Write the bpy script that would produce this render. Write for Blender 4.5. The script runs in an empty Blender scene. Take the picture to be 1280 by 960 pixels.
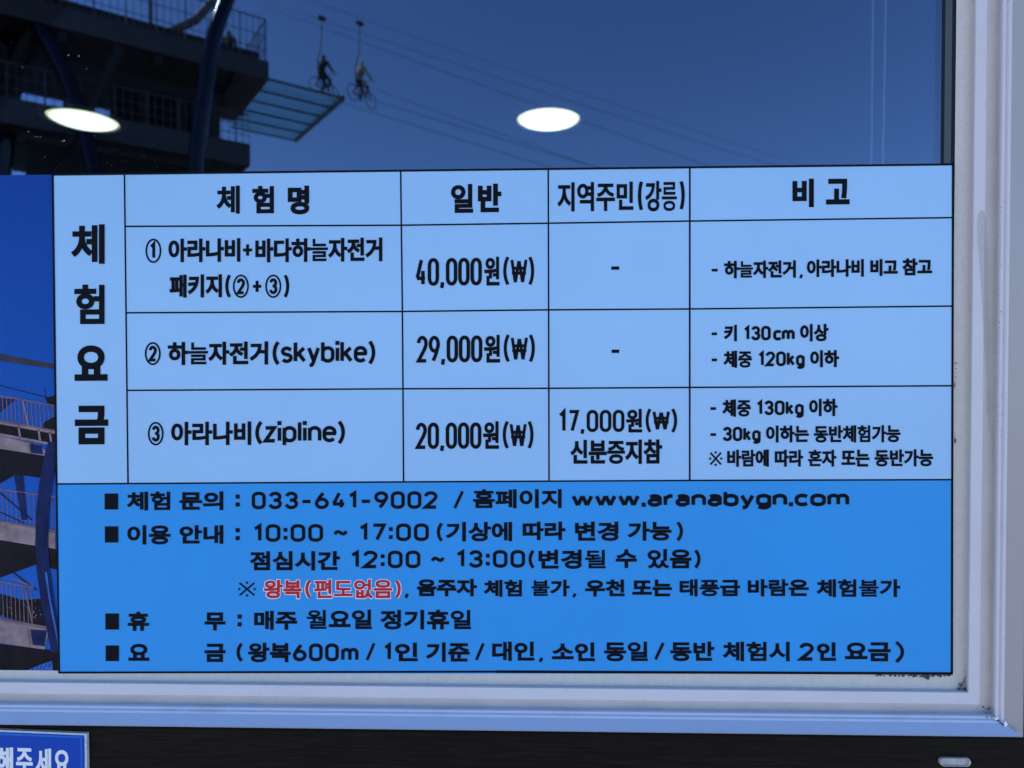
import bpy, math, random
from mathutils import Vector, Matrix
R = math.radians
random.seed(7)
S = bpy.context.scene
COL = S.collection

# ---------------------------------------------------------------- camera
W, H, F = 1280.0, 960.0, 830.0
CAM = Vector((0.0, -0.78, 1.45))
PITCH, YAW = R(-0.9), R(1.3)
cd = bpy.data.cameras.new('camera')
cam = bpy.data.objects.new('camera', cd); COL.objects.link(cam)
cd.sensor_width = 36.0; cd.lens = F / W * 36.0
cd.clip_start = 0.02; cd.clip_end = 5000
cam.location = CAM
cam.rotation_euler = (R(90) + PITCH, 0, YAW)
S.camera = cam
cd.dof.use_dof = True; cd.dof.focus_distance = 0.785; cd.dof.aperture_fstop = 5.2
CM = cam.rotation_euler.to_matrix()

# ---------------------------------------------------------------- sky, sun, exposure
SUN_EL, SUN_AZ = 46.0, -76.0          # azimuth clockwise from +Y (into the building) : the facade is in its own shade
wd = bpy.data.worlds.new('World'); S.world = wd; wd.use_nodes = True
nt = wd.node_tree
sky = nt.nodes.new('ShaderNodeTexSky'); sky.sky_type = 'NISHITA'
sky.sun_disc = False
sky.sun_elevation = R(SUN_EL); sky.sun_rotation = R(SUN_AZ); sky.altitude = 2500
sky.air_density = 1.0; sky.dust_density = 0.0; sky.ozone_density = 6.0
bg = nt.nodes['Background']; bg.inputs['Strength'].default_value = 0.12
nt.links.new(sky.outputs[0], bg.inputs['Color'])
sd = bpy.data.lights.new('sun', 'SUN'); sd.energy = 3.0; sd.angle = R(0.5); sd.color = (1.0, 0.95, 0.87)
sun = bpy.data.objects.new('sun', sd); COL.objects.link(sun)
to_sun = Vector((math.sin(R(SUN_AZ)) * math.cos(R(SUN_EL)), math.cos(R(SUN_AZ)) * math.cos(R(SUN_EL)), math.sin(R(SUN_EL))))
sun.rotation_euler = to_sun.to_track_quat('Z', 'Y').to_euler()
sun.location = (0, 0, 30)
S.view_settings.view_transform = 'Standard'; S.view_settings.look = 'None'
S.view_settings.gamma = 1.0; S.view_settings.exposure = 1.70
S.cycles.max_bounces = 10; S.cycles.transparent_max_bounces = 16

# ---------------------------------------------------------------- helpers
def ray(px, py):
    return (CM @ Vector(((px - W / 2) / F, (H / 2 - py) / F, -1.0)))
def P(px, py, y=0.0):
    """point of the plane Y = y seen at that place of the window"""
    d = ray(px, py); t = (y - CAM.y) / d.y
    return CAM + d * t
def PZ(px, py, z):
    d = ray(px, py); t = (z - CAM.z) / d.z
    return CAM + d * t

class MB:
    def __init__(s): s.v = []; s.f = []; s.m = []
    def face(s, pts, mi=0):
        n = len(s.v); s.v += [tuple(p) for p in pts]; s.f.append(tuple(range(n, n + len(pts)))); s.m.append(mi)
    def box(s, x0, y0, z0, x1, y1, z1, mi=0):
        c = [Vector((x, y, z)) for z in (z0, z1) for y in (y0, y1) for x in (x0, x1)]
        s.hexa(c, mi)
    def hexa(s, c, mi=0):
        n = len(s.v); s.v += [tuple(p) for p in c]
        for q in ((0, 2, 3, 1), (4, 5, 7, 6), (0, 1, 5, 4), (2, 6, 7, 3), (0, 4, 6, 2), (1, 3, 7, 5)):
            s.f.append(tuple(n + i for i in q)); s.m.append(mi)
    def obox(s, o, u, v, a0, a1, b0, b1, z0, z1, mi=0):
        """box in a rotated frame: origin o, horizontal axes u, v"""
        c = [o + u * a + v * b + Vector((0, 0, z - o.z)) for z in (z0, z1) for b in (b0, b1) for a in (a0, a1)]
        s.hexa(c, mi)
    def tube(s, pts, r, n=8, mi=0, closed=False):
        pts = [Vector(p) for p in pts]; rr = r if isinstance(r, (list, tuple)) else [r] * len(pts)
        base = len(s.v); k = len(pts)
        for i, p in enumerate(pts):
            a = pts[(i - 1) % k] if (closed or i > 0) else p
            b = pts[(i + 1) % k] if (closed or i < k - 1) else p
            t = (b - a).normalized()
            ref = Vector((0, 0, 1)) if abs(t.z) < 0.9 else Vector((1, 0, 0))
            e1 = t.cross(ref).normalized(); e2 = t.cross(e1)
            for j in range(n):
                g = 2 * math.pi * j / n
                s.v.append(tuple(p + (e1 * math.cos(g) + e2 * math.sin(g)) * rr[i]))
        for i in range(k if closed else k - 1):
            i2 = (i + 1) % k
            for j in range(n):
                j2 = (j + 1) % n
                s.f.append((base + i * n + j, base + i * n + j2, base + i2 * n + j2, base + i2 * n + j)); s.m.append(mi)
        if not closed:
            s.f.append(tuple(base + j for j in range(n))); s.m.append(mi)
            s.f.append(tuple(base + (k - 1) * n + j for j in reversed(range(n)))); s.m.append(mi)
    def build(s, name, mats, parent=None, flip=False, smooth=False, normals=True):
        me = bpy.data.meshes.new(name)
        vs = [(x, -y, z) for x, y, z in s.v] if flip else s.v
        if parent is not None:
            o_ = parent.location
            vs = [(x - o_.x, y - o_.y, z - o_.z) for x, y, z in vs]
        me.from_pydata(vs, [], s.f)
        for m in (mats if isinstance(mats, (list, tuple)) else [mats]): me.materials.append(m)
        me.polygons.foreach_set('material_index', s.m)
        if normals:
            import bmesh
            bm = bmesh.new(); bm.from_mesh(me); bmesh.ops.recalc_face_normals(bm, faces=bm.faces); bm.to_mesh(me); bm.free()
        if smooth: me.polygons.foreach_set('use_smooth', [True] * len(me.polygons))
        me.update()
        o = bpy.data.objects.new(name, me); COL.objects.link(o)
        if parent is not None: o.parent = parent
        return o

def tag(o, label=None, cat=None, group=None, kind=None):
    if label: o['label'] = label
    if cat: o['category'] = cat
    if group: o['group'] = group
    if kind: o['kind'] = kind
    return o
def empty(name, loc, label, cat, group=None):
    o = bpy.data.objects.new(name, None); COL.objects.link(o); o.location = loc; o.empty_display_size = 0.05
    return tag(o, label, cat, group)

# ---------------------------------------------------------------- materials
def mat(name, col, rough=0.5, spec=0.5, metal=0.0, vary=0.0, scale=30.0, stretch=(1, 1, 1), bump=0.0, detail=6.0, col2=None, lo=0.35, hi=0.7):
    m = bpy.data.materials.new(name); m.use_nodes = True
    t = m.node_tree; b = t.nodes['Principled BSDF']
    b.inputs['Roughness'].default_value = rough
    b.inputs['Specular IOR Level'].default_value = spec
    b.inputs['Metallic'].default_value = metal
    b.inputs['Base Color'].default_value = (*col, 1)
    if vary or bump or col2:
        tc = t.nodes.new('ShaderNodeTexCoord'); mp = t.nodes.new('ShaderNodeMapping'); mp.inputs['Scale'].default_value = stretch
        nz = t.nodes.new('ShaderNodeTexNoise'); nz.inputs['Scale'].default_value = scale; nz.inputs['Detail'].default_value = detail
        nz.inputs['Roughness'].default_value = 0.65
        t.links.new(tc.outputs['Object'], mp.inputs['Vector']); t.links.new(mp.outputs[0], nz.inputs['Vector'])
        rp = t.nodes.new('ShaderNodeValToRGB')
        c2 = col2 if col2 else tuple(c * (1 - vary) for c in col)
        rp.color_ramp.elements[0].position = lo; rp.color_ramp.elements[0].color = (*c2, 1)
        rp.color_ramp.elements[1].position = hi; rp.color_ramp.elements[1].color = (*col, 1)
        t.links.new(nz.outputs[0], rp.inputs[0]); t.links.new(rp.outputs[0], b.inputs['Base Color'])
        if bump:
            bp = t.nodes.new('ShaderNodeBump'); bp.inputs['Strength'].default_value = bump; bp.inputs['Distance'].default_value = 0.001
            t.links.new(nz.outputs[0], bp.inputs['Height']); t.links.new(bp.outputs[0], b.inputs['Normal'])
    return m

def pvc(name, col, grime, lo, hi, streak, scale=9.0, speck=True):
    """white plastic with grime: long streaks along the profile, fine specks"""
    m = bpy.data.materials.new(name); m.use_nodes = True
    t = m.node_tree; b = t.nodes['Principled BSDF']; L = t.links.new
    b.inputs['Roughness'].default_value = 0.42; b.inputs['Specular IOR Level'].default_value = 0.45
    tc = t.nodes.new('ShaderNodeTexCoord')
    mp = t.nodes.new('ShaderNodeMapping'); mp.inputs['Scale'].default_value = streak; L(tc.outputs['Object'], mp.inputs[0])
    n1 = t.nodes.new('ShaderNodeTexNoise'); n1.inputs['Scale'].default_value = scale; n1.inputs['Detail'].default_value = 8; n1.inputs['Roughness'].default_value = 0.7
    L(mp.outputs[0], n1.inputs[0])
    r1 = t.nodes.new('ShaderNodeMapRange'); r1.inputs['From Min'].default_value = lo; r1.inputs['From Max'].default_value = hi
    r1.inputs['To Min'].default_value = 1; r1.inputs['To Max'].default_value = 0; L(n1.outputs[0], r1.inputs[0])
    mx = t.nodes.new('ShaderNodeMixRGB'); mx.inputs[1].default_value = (*col, 1); mx.inputs[2].default_value = (*grime, 1)
    L(r1.outputs[0], mx.inputs[0])
    out = mx.outputs[0]
    if speck:
        n2 = t.nodes.new('ShaderNodeTexNoise'); n2.inputs['Scale'].default_value = 420; n2.inputs['Detail'].default_value = 2
        L(tc.outputs['Object'], n2.inputs[0])
        r2 = t.nodes.new('ShaderNodeMapRange'); r2.inputs['From Min'].default_value = 0.74; r2.inputs['From Max'].default_value = 0.80; L(n2.outputs[0], r2.inputs[0])
        m2 = t.nodes.new('ShaderNodeMixRGB'); m2.inputs[2].default_value = (0.10, 0.09, 0.08, 1); L(r2.outputs[0], m2.inputs[0]); L(out, m2.inputs[1])
        out = m2.outputs[0]
    L(out, b.inputs['Base Color'])
    bp = t.nodes.new('ShaderNodeBump'); bp.inputs['Strength'].default_value = 0.12; bp.inputs['Distance'].default_value = 0.001
    L(n1.outputs[0], bp.inputs['Height']); L(bp.outputs[0], b.inputs['Normal'])
    return m

def emit(name, col, st):
    m = bpy.data.materials.new(name); m.use_nodes = True; t = m.node_tree
    b = t.nodes['Principled BSDF']; b.inputs['Base Color'].default_value = (0.8, 0.8, 0.8, 1)
    b.inputs['Emission Color'].default_value = (*col, 1); b.inputs['Emission Strength'].default_value = st
    return m

def glass(name, tint, base, fres):
    m = bpy.data.materials.new(name); m.use_nodes = True; t = m.node_tree; L = t.links.new
    t.nodes.remove(t.nodes['Principled BSDF']); out = t.nodes['Material Output']
    tr = t.nodes.new('ShaderNodeBsdfTransparent'); tr.inputs[0].default_value = (*tint, 1)
    gl = t.nodes.new('ShaderNodeBsdfGlossy'); gl.inputs['Roughness'].default_value = 0.0; gl.inputs['Color'].default_value = (0.58, 0.74, 1, 1)
    fr = t.nodes.new('ShaderNodeFresnel'); fr.inputs[0].default_value = 1.5
    ma = t.nodes.new('ShaderNodeMath'); ma.operation = 'MULTIPLY_ADD'; ma.inputs[1].default_value = fres; ma.inputs[2].default_value = base
    L(fr.outputs[0], ma.inputs[0])
    mx = t.nodes.new('ShaderNodeMixShader'); L(ma.outputs[0], mx.inputs[0]); L(tr.outputs[0], mx.inputs[1]); L(gl.outputs[0], mx.inputs[2])
    L(mx.outputs[0], out.inputs['Surface'])
    return m

M = {}
M['glass'] = glass('coated_window_glass', (0.40, 0.46, 0.52), 0.125, 1.0)
M['deck_glass'] = glass('tinted_deck_glass', (0.80, 0.95, 0.90), 0.0, 0.4)
M['bead'] = pvc('aged_glazing_bead', (0.69, 0.60, 0.52), (0.61, 0.525, 0.455), 0.30, 0.72, (1, 1, 1), 150)
M['sash'] = pvc('white_sash_plastic', (0.65, 0.575, 0.575), (0.59, 0.52, 0.515), 0.30, 0.52, (1, 1, 1), 7)
M['groove'] = pvc('dirty_frame_groove', (0.60, 0.52, 0.47), (0.53, 0.455, 0.41), 0.38, 0.66, (1, 1, 1), 22)
M['frame'] = pvc('skylit_sill_plastic', (0.33, 0.39, 0.52), (0.30, 0.34, 0.42), 0.25, 0.45, (1, 1, 1), 5)  # white plastic, with the blue skylight on the sill put into its colour
M['jamb'] = pvc('shaded_jamb_plastic', (0.38, 0.325, 0.31), (0.32, 0.28, 0.265), 0.25, 0.45, (1, 1, 1), 5)  # same white plastic, darkened for the shade on the jamb's outer face
M['stain'] = pvc('drip_stain', (0.52, 0.45, 0.42), (0.45, 0.385, 0.355), 0.4, 0.6, (1, 1, 1), 90)
M['mitre'] = mat('mitre_gap', (0.05, 0.05, 0.045), 0.9)
M['grime'] = mat('corner_grime', (0.20, 0.18, 0.13), 0.9, vary=0.6, scale=300)
M['cell'] = mat('pale_blue_vinyl', (0.335, 0.55, 0.79), 0.30, 0.45, vary=0.05, scale=5, lo=0.3, hi=0.7, bump=0.06)
M['info'] = mat('mid_blue_vinyl', (0.006, 0.295, 0.71), 0.30, 0.45, vary=0.07, scale=5, bump=0.06)
M['ink'] = mat('black_ink', (0.006, 0.006, 0.009), 0.6, 0.06)
M['red'] = mat('red_ink', (0.58, 0.022, 0.026), 0.6, 0.1)
M['white_ink'] = mat('white_ink', (0.80, 0.80, 0.82), 0.45, 0.3)
M['wood'] = mat('dark_wood_laminate', (0.015, 0.011, 0.009), 0.5, 0.08, col2=(0.0022, 0.002, 0.002), scale=14, stretch=(1.2, 1, 26), bump=0.25, lo=0.3, hi=0.75)
M['steel'] = mat('brushed_steel', (0.50, 0.50, 0.50), 0.4, 0.5, 0.3, vary=0.4, scale=90, stretch=(1, 1, 3))
M['dark'] = mat('near_black', (0.006, 0.006, 0.008), 0.7, 0.05)
M['dark_strip'] = mat('dark_blue_seal', (0.012, 0.016, 0.026), 0.6, 0.1)
M['spacer'] = mat('grey_gasket', (0.075, 0.090, 0.095), 0.5, 0.2, vary=0.15, scale=20)
M['acryl'] = mat('clear_acrylic_edge', (0.70, 0.74, 0.80), 0.15, 0.6, vary=0.3, scale=160)
M['notice'] = mat('deep_blue_print', (0.005, 0.062, 0.40), 0.4, 0.12, vary=0.08, scale=12)
M['notice_line'] = mat('lighter_blue_print', (0.020, 0.125, 0.55), 0.4, 0.12)
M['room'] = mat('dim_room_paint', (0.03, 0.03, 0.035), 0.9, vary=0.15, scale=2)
M['lamp'] = emit('lamp_diffuser', (1.0, 0.93, 0.64), 3.2)
M['lamp_edge'] = emit('lamp_diffuser_edge', (1.0, 0.90, 0.42), 1.9)
M['rim'] = mat('lamp_trim', (0.24, 0.25, 0.27), 0.5)
M['cord'] = mat('white_cord', (0.75, 0.76, 0.78), 0.7, vary=0.2, scale=400)
M['dust'] = mat('white_dust', (0.55, 0.55, 0.55), 0.9)
M['wallext'] = mat('grey_plaster', (0.45, 0.45, 0.44), 0.9, vary=0.12, scale=8, bump=0.2)
M['paving'] = mat('grey_paving', (0.30, 0.28, 0.255), 0.9, vary=0.25, scale=3)
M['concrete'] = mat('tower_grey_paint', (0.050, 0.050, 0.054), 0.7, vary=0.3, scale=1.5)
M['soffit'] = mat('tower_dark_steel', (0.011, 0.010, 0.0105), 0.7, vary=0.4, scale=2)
M['bluepipe'] = mat('navy_blue_pipe', (0.003, 0.0045, 0.018), 0.13, 0.28)
M['rail'] = mat('rail_steel', (0.06, 0.06, 0.066), 0.5, 0.5)
M['cable'] = mat('steel_cable', (0.05, 0.055, 0.06), 0.6)
M['tyre'] = mat('bike_dark_frame', (0.02, 0.02, 0.022), 0.6)
M['jacket'] = mat('black_jacket', (0.015, 0.014, 0.016), 0.8, vary=0.3, scale=10)
M['plaid'] = mat('grey_patterned_jacket', (0.30, 0.30, 0.27), 0.8, col2=(0.02, 0.02, 0.02), scale=6, lo=0.45, hi=0.55)
M['skin'] = mat('skin', (0.35, 0.22, 0.16), 0.6)

# ---------------------------------------------------------------- building shell (room behind the window)
CEIL = CAM.z + 0.92
XL, XR, YB = -3.2, 2.2, 3.6
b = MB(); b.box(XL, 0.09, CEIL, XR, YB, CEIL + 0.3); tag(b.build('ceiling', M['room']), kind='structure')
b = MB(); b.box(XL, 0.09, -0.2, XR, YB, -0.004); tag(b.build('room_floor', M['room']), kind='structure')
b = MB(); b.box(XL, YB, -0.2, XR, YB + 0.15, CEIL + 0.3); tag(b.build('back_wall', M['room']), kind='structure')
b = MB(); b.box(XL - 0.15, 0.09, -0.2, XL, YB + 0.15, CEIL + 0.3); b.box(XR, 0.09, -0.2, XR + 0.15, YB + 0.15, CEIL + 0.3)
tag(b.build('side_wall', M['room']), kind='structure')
b = MB(); b.box(-90, -160, -0.3, 90, 60, -0.21); b.box(-90, -160, -0.21, 90, 0.0, 0.0)
tag(b.build('ground', M['paving']), kind='structure')

# ---------------------------------------------------------------- the window
win = empty('window', (0.5, 0.0, CAM.z - 0.4), 'white plastic window frame with stained corner around the tinted glass pane', 'window')
# profile rows: corner pixel of the frame's lower right corner, distance in front of the glass
ROWS = [(1187.0, 840.0, -0.0006), (1192.2, 844.6, -0.0008), (1207.3, 862.3, -0.0028), (1208.2, 863.4, -0.0030), (1209.2, 864.5, -0.0105),
        (1210.8, 866.0, -0.0128), (1224.0, 880.0, -0.0152), (1225.2, 881.5, -0.0140), (1238.5, 890.4, -0.0125), (1240.0, 891.6, -0.0128),
        (1242.5, 894.0, -0.0205), (1244.5, 895.6, -0.0225), (1247.5, 897.6, -0.0228), (1249.0, 898.8, -0.0222), (1251.5, 901.0, -0.0245), (1255, 904.0, -0.0256),
        (1277.0, 920.0, -0.0335), (1279.0, 921.4, -0.0320)]
CP = [P(a, c, d) for a, c, d in ROWS]
CP.append(Vector((CP[17].x, 0.02, CP[17].z)))
CPJ = list(CP)                                    # the jamb's outer face falls back where the sill's comes forward
for i, d in ((16, -0.0205), (17, -0.0190)): CPJ[i] = P(ROWS[i][0], ROWS[i][1], d)
CPJ[18] = Vector((CPJ[17].x, 0.02, CPJ[17].z))
CPS = {'rail': CP, 'jamb': CPJ}
X_END, Z_TOP = -1.35, CAM.z + 0.86
def frame_part(name, i0, i1, m, arm):
    b = MB(); CP = CPS[arm]
    for i in range(i0, i1):
        p, q = CP[i], CP[i + 1]
        n = 40
        for k in range(n):
            if arm == 'rail':
                xa = p.x + (X_END - p.x) * k / n; xb = p.x + (X_END - p.x) * (k + 1) / n
                xc = q.x + (X_END - q.x) * k / n; xd = q.x + (X_END - q.x) * (k + 1) / n
                b.face([(xa, p.y, p.z), (xb, p.y, p.z), (xd, q.y, q.z), (xc, q.y, q.z)])
            else:
                za = p.z + (Z_TOP - p.z) * k / n; zb = p.z + (Z_TOP - p.z) * (k + 1) / n
                zc = q.z + (Z_TOP - q.z) * k / n; zd = q.z + (Z_TOP - q.z) * (k + 1) / n
                b.face([(p.x, p.y, za), (p.x, p.y, zb), (q.x, q.y, zd), (q.x, q.y, zc)])
    # close the back so that the section is solid
    p, q = CP[i0], CP[i1]
    if arm == 'rail':
        b.face([(p.x, p.y, p.z), (X_END, p.y, p.z), (X_END, 0.012, p.z), (p.x, 0.012, p.z)])
        b.face([(q.x, q.y, q.z), (X_END, q.y, q.z), (X_END, 0.012, q.z), (q.x, 0.012, q.z)])
        b.face([(p.x, 0.012, p.z), (X_END, 0.012, p.z), (X_END, 0.012, q.z), (q.x, 0.012, q.z)])
    else:
        b.face([(p.x, p.y, p.z), (p.x, p.y, Z_TOP), (p.x, 0.012, Z_TOP), (p.x, 0.012, p.z)])
        b.face([(q.x, q.y, q.z), (q.x, q.y, Z_TOP), (q.x, 0.012, Z_TOP), (q.x, 0.012, q.z)])
        b.face([(p.x, 0.012, p.z), (p.x, 0.012, Z_TOP), (q.x, 0.012, Z_TOP), (q.x, 0.012, q.z)])
    o = b.build(name, m, win, normals=False)
    return o
frame_part('glazing_bead', 0, 3, M['bead'], 'rail'); frame_part('glazing_bead', 0, 3, M['bead'], 'jamb')
frame_part('sash_rail', 3, 7, M['sash'], 'rail'); frame_part('sash_stile', 3, 7, M['sash'], 'jamb')
frame_part('track_groove', 7, 9, M['groove'], 'rail'); frame_part('track_groove', 7, 9, M['groove'], 'jamb')
M['lip'] = pvc('skylit_lip_plastic', (0.47, 0.51, 0.62), (0.38, 0.40, 0.46), 0.30, 0.45, (1, 1, 1), 9)  # lighter copy of the sill: the lip's sky-lit highlight is in the colour
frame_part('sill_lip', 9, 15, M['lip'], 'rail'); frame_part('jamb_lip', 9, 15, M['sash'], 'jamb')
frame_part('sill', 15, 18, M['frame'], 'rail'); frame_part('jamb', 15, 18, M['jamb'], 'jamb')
# glass pane
g0, g1 = P(-260, -260), P(1212, 866)
b = MB(); b.box(X_END, 0.0, g1.z, g1.x, 0.006, Z_TOP)
pane = b.build('glass_pane', M['glass'], win)
# inner stile and dark seal seen through the glass at the right
s0, s1, s2 = P(1178, 0, -.0003).x, P(1182, 0, -.0003).x, P(1195.8, 0, -.0003).x
b = MB(); b.box(s1, -0.0004, CAM.z, s1 + (s2 - s1) * .62, -0.00005, Z_TOP); b.build('gasket', M['spacer'], win)
b = MB(); b.box(s0, -0.0003, CAM.z, s1 - 0.0002, -0.00005, Z_TOP); b.box(s1 + (s2 - s1) * .62 + .0002, -0.0003, CAM.z, s2 + .004, -0.00005, Z_TOP); b.build('dark_strip', M['dark_strip'], win)
# corner mitre gaps, caulk and grime blobs
b = MB()
def blob(b, px, py, y, r, n=11, sx=1.0, sy=1.0, mi=0):
    c = P(px, py, y); k = r * (y - CAM.y) / F
    top = c + Vector((0, -0.0006, 0))
    ring = []
    for i in range(n):
        g = 2 * math.pi * i / n; q = k * random.uniform(0.55, 1.1)
        ring.append(c + Vector((math.cos(g) * q * sx, 0, math.sin(g) * q * sy)))
    for i in range(n): b.face([top, ring[i], ring[(i + 1) % n]], mi)
def strip(b, pts, w0, w1, y, mi=0):
    n = len(pts)
    for i in range(n - 1):
        (ax, ay), (bx, by) = pts[i], pts[i + 1]
        L = math.hypot(bx - ax, by - ay); nx, ny = -(by - ay) / L, (bx - ax) / L
        wa = w0 + (w1 - w0) * i / (n - 1); wb = w0 + (w1 - w0) * (i + 1) / (n - 1)
        b.face([P(ax + nx * wa, ay + ny * wa, y), P(bx + nx * wb, by + ny * wb, y), P(bx - nx * wb, by - ny * wb, y), P(ax - nx * wa, ay - ny * wa, y)], mi)
strip(b, [(1241, 893), (1247, 899.5), (1255, 907.5), (1264, 919.5)], 0.6, 0.9, -0.0272)
blob(b, 1247.5, 900.5, -0.0274, 2.0); blob(b, 1263, 918.5, -0.0274, 1.6)
b.build('mitre_gap', M['mitre'], win, normals=False)
b = MB()
for (x, y, r, d) in ((1201, 856, 3.0, -.0036), (1206, 861, 2.4, -.0036), (1198, 861, 2.0, -.0036), (1205, 852, 1.6, -.0036), (1236, 886, 2.2, -.016), (1233, 891, 1.8, -.018), (1229, 884, 1.6, -.0165),
                     (1240, 896, 1.5, -.0248), (1234, 896.5, 1.2, -.0245), (1207, 846, 1.2, -.0036)):
    blob(b, x, y, d, r)
for i in range(90):
    t = random.random()
    if t < .35: x, y, d = 1207 - abs(random.gauss(0, 9)), 862 - abs(random.gauss(0, 3)), -.0036
    elif t < .6: x, y, d = 1207 - abs(random.gauss(0, 2)), 862 - abs(random.gauss(0, 14)), -.0036
    elif t < .8: x, y, d = 1239 - abs(random.gauss(0, 14)), 890 - abs(random.gauss(0, 2.5)), -.0168
    else: x, y, d = random.uniform(1100, 1260), random.uniform(868, 915), -.0275
    blob(b, x, y, d, random.uniform(0.25, 0.8), 6)
b.build('grime', M['grime'], win, normals=False)
b = MB()
blob(b, 1245.5, 898, -.0276, 2.2, sx=1.3); blob(b, 1257, 905, -.0276, 2.6, sy=1.5); blob(b, 1243, 895.6, -.0262, 1.6)
b.build('caulk', M['white_ink'], win, normals=False)
# dirt line under the board edge and along the seams
b = MB()
for i in range(60):
    x = random.choice([random.uniform(1090, 1192), random.gauss(1166, 10), random.uniform(1100, 1190)]); blob(b, x, 843.9 + abs(random.gauss(0, 0.8)), -.0042, random.uniform(0.5, 1.5), 7, sx=1.6)
blob(b, 1160, 847.5, -.0042, 3.2, 9); blob(b, 1158, 845.5, -.0042, 3.0, 9, sx=1.6)
for i in range(26):
    blob(b, 1193.2 + abs(random.gauss(0, 0.8)), random.choice([random.gauss(475, 7), random.uniform(450, 505), random.gauss(545, 6)]), -.0040, random.uniform(0.3, 1.0), 6, sy=1.8)
b.build('dirt', M['mitre'], win, normals=False)
b = MB()
st = [(1227, 262), (1231, 266), (1233.5, 276), (1235, 300), (1236, 330), (1236.5, 370), (1238.5, 420), (1239, 460), (1238.6, 510), (1237, 540)]
sl_ = [(1226, 263), (1222.5, 268), (1221.5, 280), (1222, 300), (1224.5, 330), (1227.2, 370), (1229.8, 420), (1232.5, 460), (1234, 510), (1236.6, 540)]
for i in range(len(st) - 1):
    b.face([P(*st[i], -.0154), P(*st[i + 1], -.0154), P(*sl_[i + 1], -.0154), P(*sl_[i], -.0154)])
b.build('stain', M['stain'], win, normals=False)
M['stain'].node_tree.nodes['Principled BSDF'].inputs['Base Color'].default_value = (0.3, 0.26, 0.23, 1)
for l_ in list(M['stain'].node_tree.nodes['Principled BSDF'].inputs['Base Color'].links): M['stain'].node_tree.links.remove(l_)
M['stain'].node_tree.nodes['Principled BSDF'].inputs['Alpha'].default_value = 0.20      # a thin, see-through film of dirt
M['stain'].node_tree.nodes['Principled BSDF'].inputs['Specular IOR Level'].default_value = 0.0
b = MB()
for (x, y, r) in ((1254, 252, .9), (1252, 259, 1.0), (1251.5, 264, .6), (1246, 178, .6), (1243, 441, .8), (1242, 450, .6), (1243, 473, .8), (1231, 704, .8), (1242, 709, .7), (1243, 720, .7), (1275, 336, .9), (1268, 297, .5), (1266, 570, .5)):
    blob(b, x, y, -.0285, r * .8, 6)
for i in range(36):
    y = random.uniform(290, 560); blob(b, 1250 + random.gauss(0, 1.2), y, -.0285, random.uniform(.15, .35), 5, sy=random.uniform(1, 5))
b.build('speck', M['grime'], win, normals=False)
# dust flecks on the glass
b = MB()
for (x, y, r) in ((85.5, 69, 1.0), (98.5, 70, .9), (108, 86, .5), (35.5, 164.5, .8), (44, 171, .5), (47, 171, .5), (51, 171, .5), (80, 176, 1.1), (77, 177, .6), (28, 84, .6), (56, 196, .5)):
    blob(b, x, y, -0.0004, r, 7)
for i in range(70):
    blob(b, random.uniform(0, 1180), random.uniform(0, 210), -0.0004, random.uniform(.14, .32), 5)
for i in range(24):
    blob(b, random.uniform(120, 300), random.uniform(180, 212), -0.0004, random.uniform(.14, .35), 5)
b.build('dust', M['dust'], win, normals=False)

# ---------------------------------------------------------------- inside: lamps and cords
def downlight(px, py, rad, label):
    c = PZ(px, py, CEIL - 0.003)
    o = empty('ceiling_light', c, label, 'ceiling light', 'round ceiling lights behind the glass')
    b = MB(); n = 64
    ang = [2 * math.pi * i / n for i in range(n)]
    def ring(r, z): return [Vector((c.x + r * math.cos(a), c.y + r * math.sin(a), c.z + z)) for a in ang]
    prof = [(rad * 1.0, 0.0), (rad * 0.93, -0.006), (rad * 0.8, -0.012), (rad * 0.5, -0.016), (rad * 0.2, -0.018)]
    rr = [ring(*p) for p in prof]
    for k in range(len(rr) - 1):
        for i in range(n): b.face([rr[k][i], rr[k][(i + 1) % n], rr[k + 1][(i + 1) % n], rr[k + 1][i]])
    b.face(rr[-1])
    b.m[:n] = [1] * n
    b.build('diffuser', [M['lamp'], M['lamp_edge']], o, normals=False)
    b = MB(); prof = [(rad * 1.01, -0.001), (rad * 1.03, -0.006), (rad * 1.22, -0.004), (rad * 1.24, 0.003)]
    rr = [ring(*p) for p in prof]
    for k in range(len(rr) - 1):
        for i in range(n): b.face([rr[k][i], rr[k][(i + 1) % n], rr[k + 1][(i + 1) % n], rr[k + 1][i]])
    b.build('trim', M['rim'], o, normals=False)
downlight(104, 149, 0.112, 'bright oval ceiling light at the left, over the reflected tower')
downlight(685.5, 148.5, 0.112, 'bright oval ceiling light against the plain blue reflected sky')
for k, (xa, xb, lab) in enumerate(((1090.5, 1088.5, 'thin pale hanging cord behind the glass, left one of the pair'), (1106.5, 1103.0, 'thin pale hanging cord behind the glass, right one nearer the frame'))):
    pa, pb = P(xa, 0, 0.30), P(xb, 205, 0.30)
    d = (pb - pa) / (pa.z - pb.z)
    b = MB(); n = 60; pts = []
    top = pa - d * (CEIL - pa.z) * 1.0
    for i in range(n + 1):
        z = CEIL - (CEIL - 0.7) * i / n
        q = pa + d * (pa.z - z)
        pts.append(Vector((q.x + 0.0003 * math.sin(i * 2.1), q.y, z)))
    b.tube(pts, 0.0022, 6)
    tag(b.build('blind_cord', M['cord'], smooth=True), lab, 'cord', 'hanging cords behind the glass')

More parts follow.
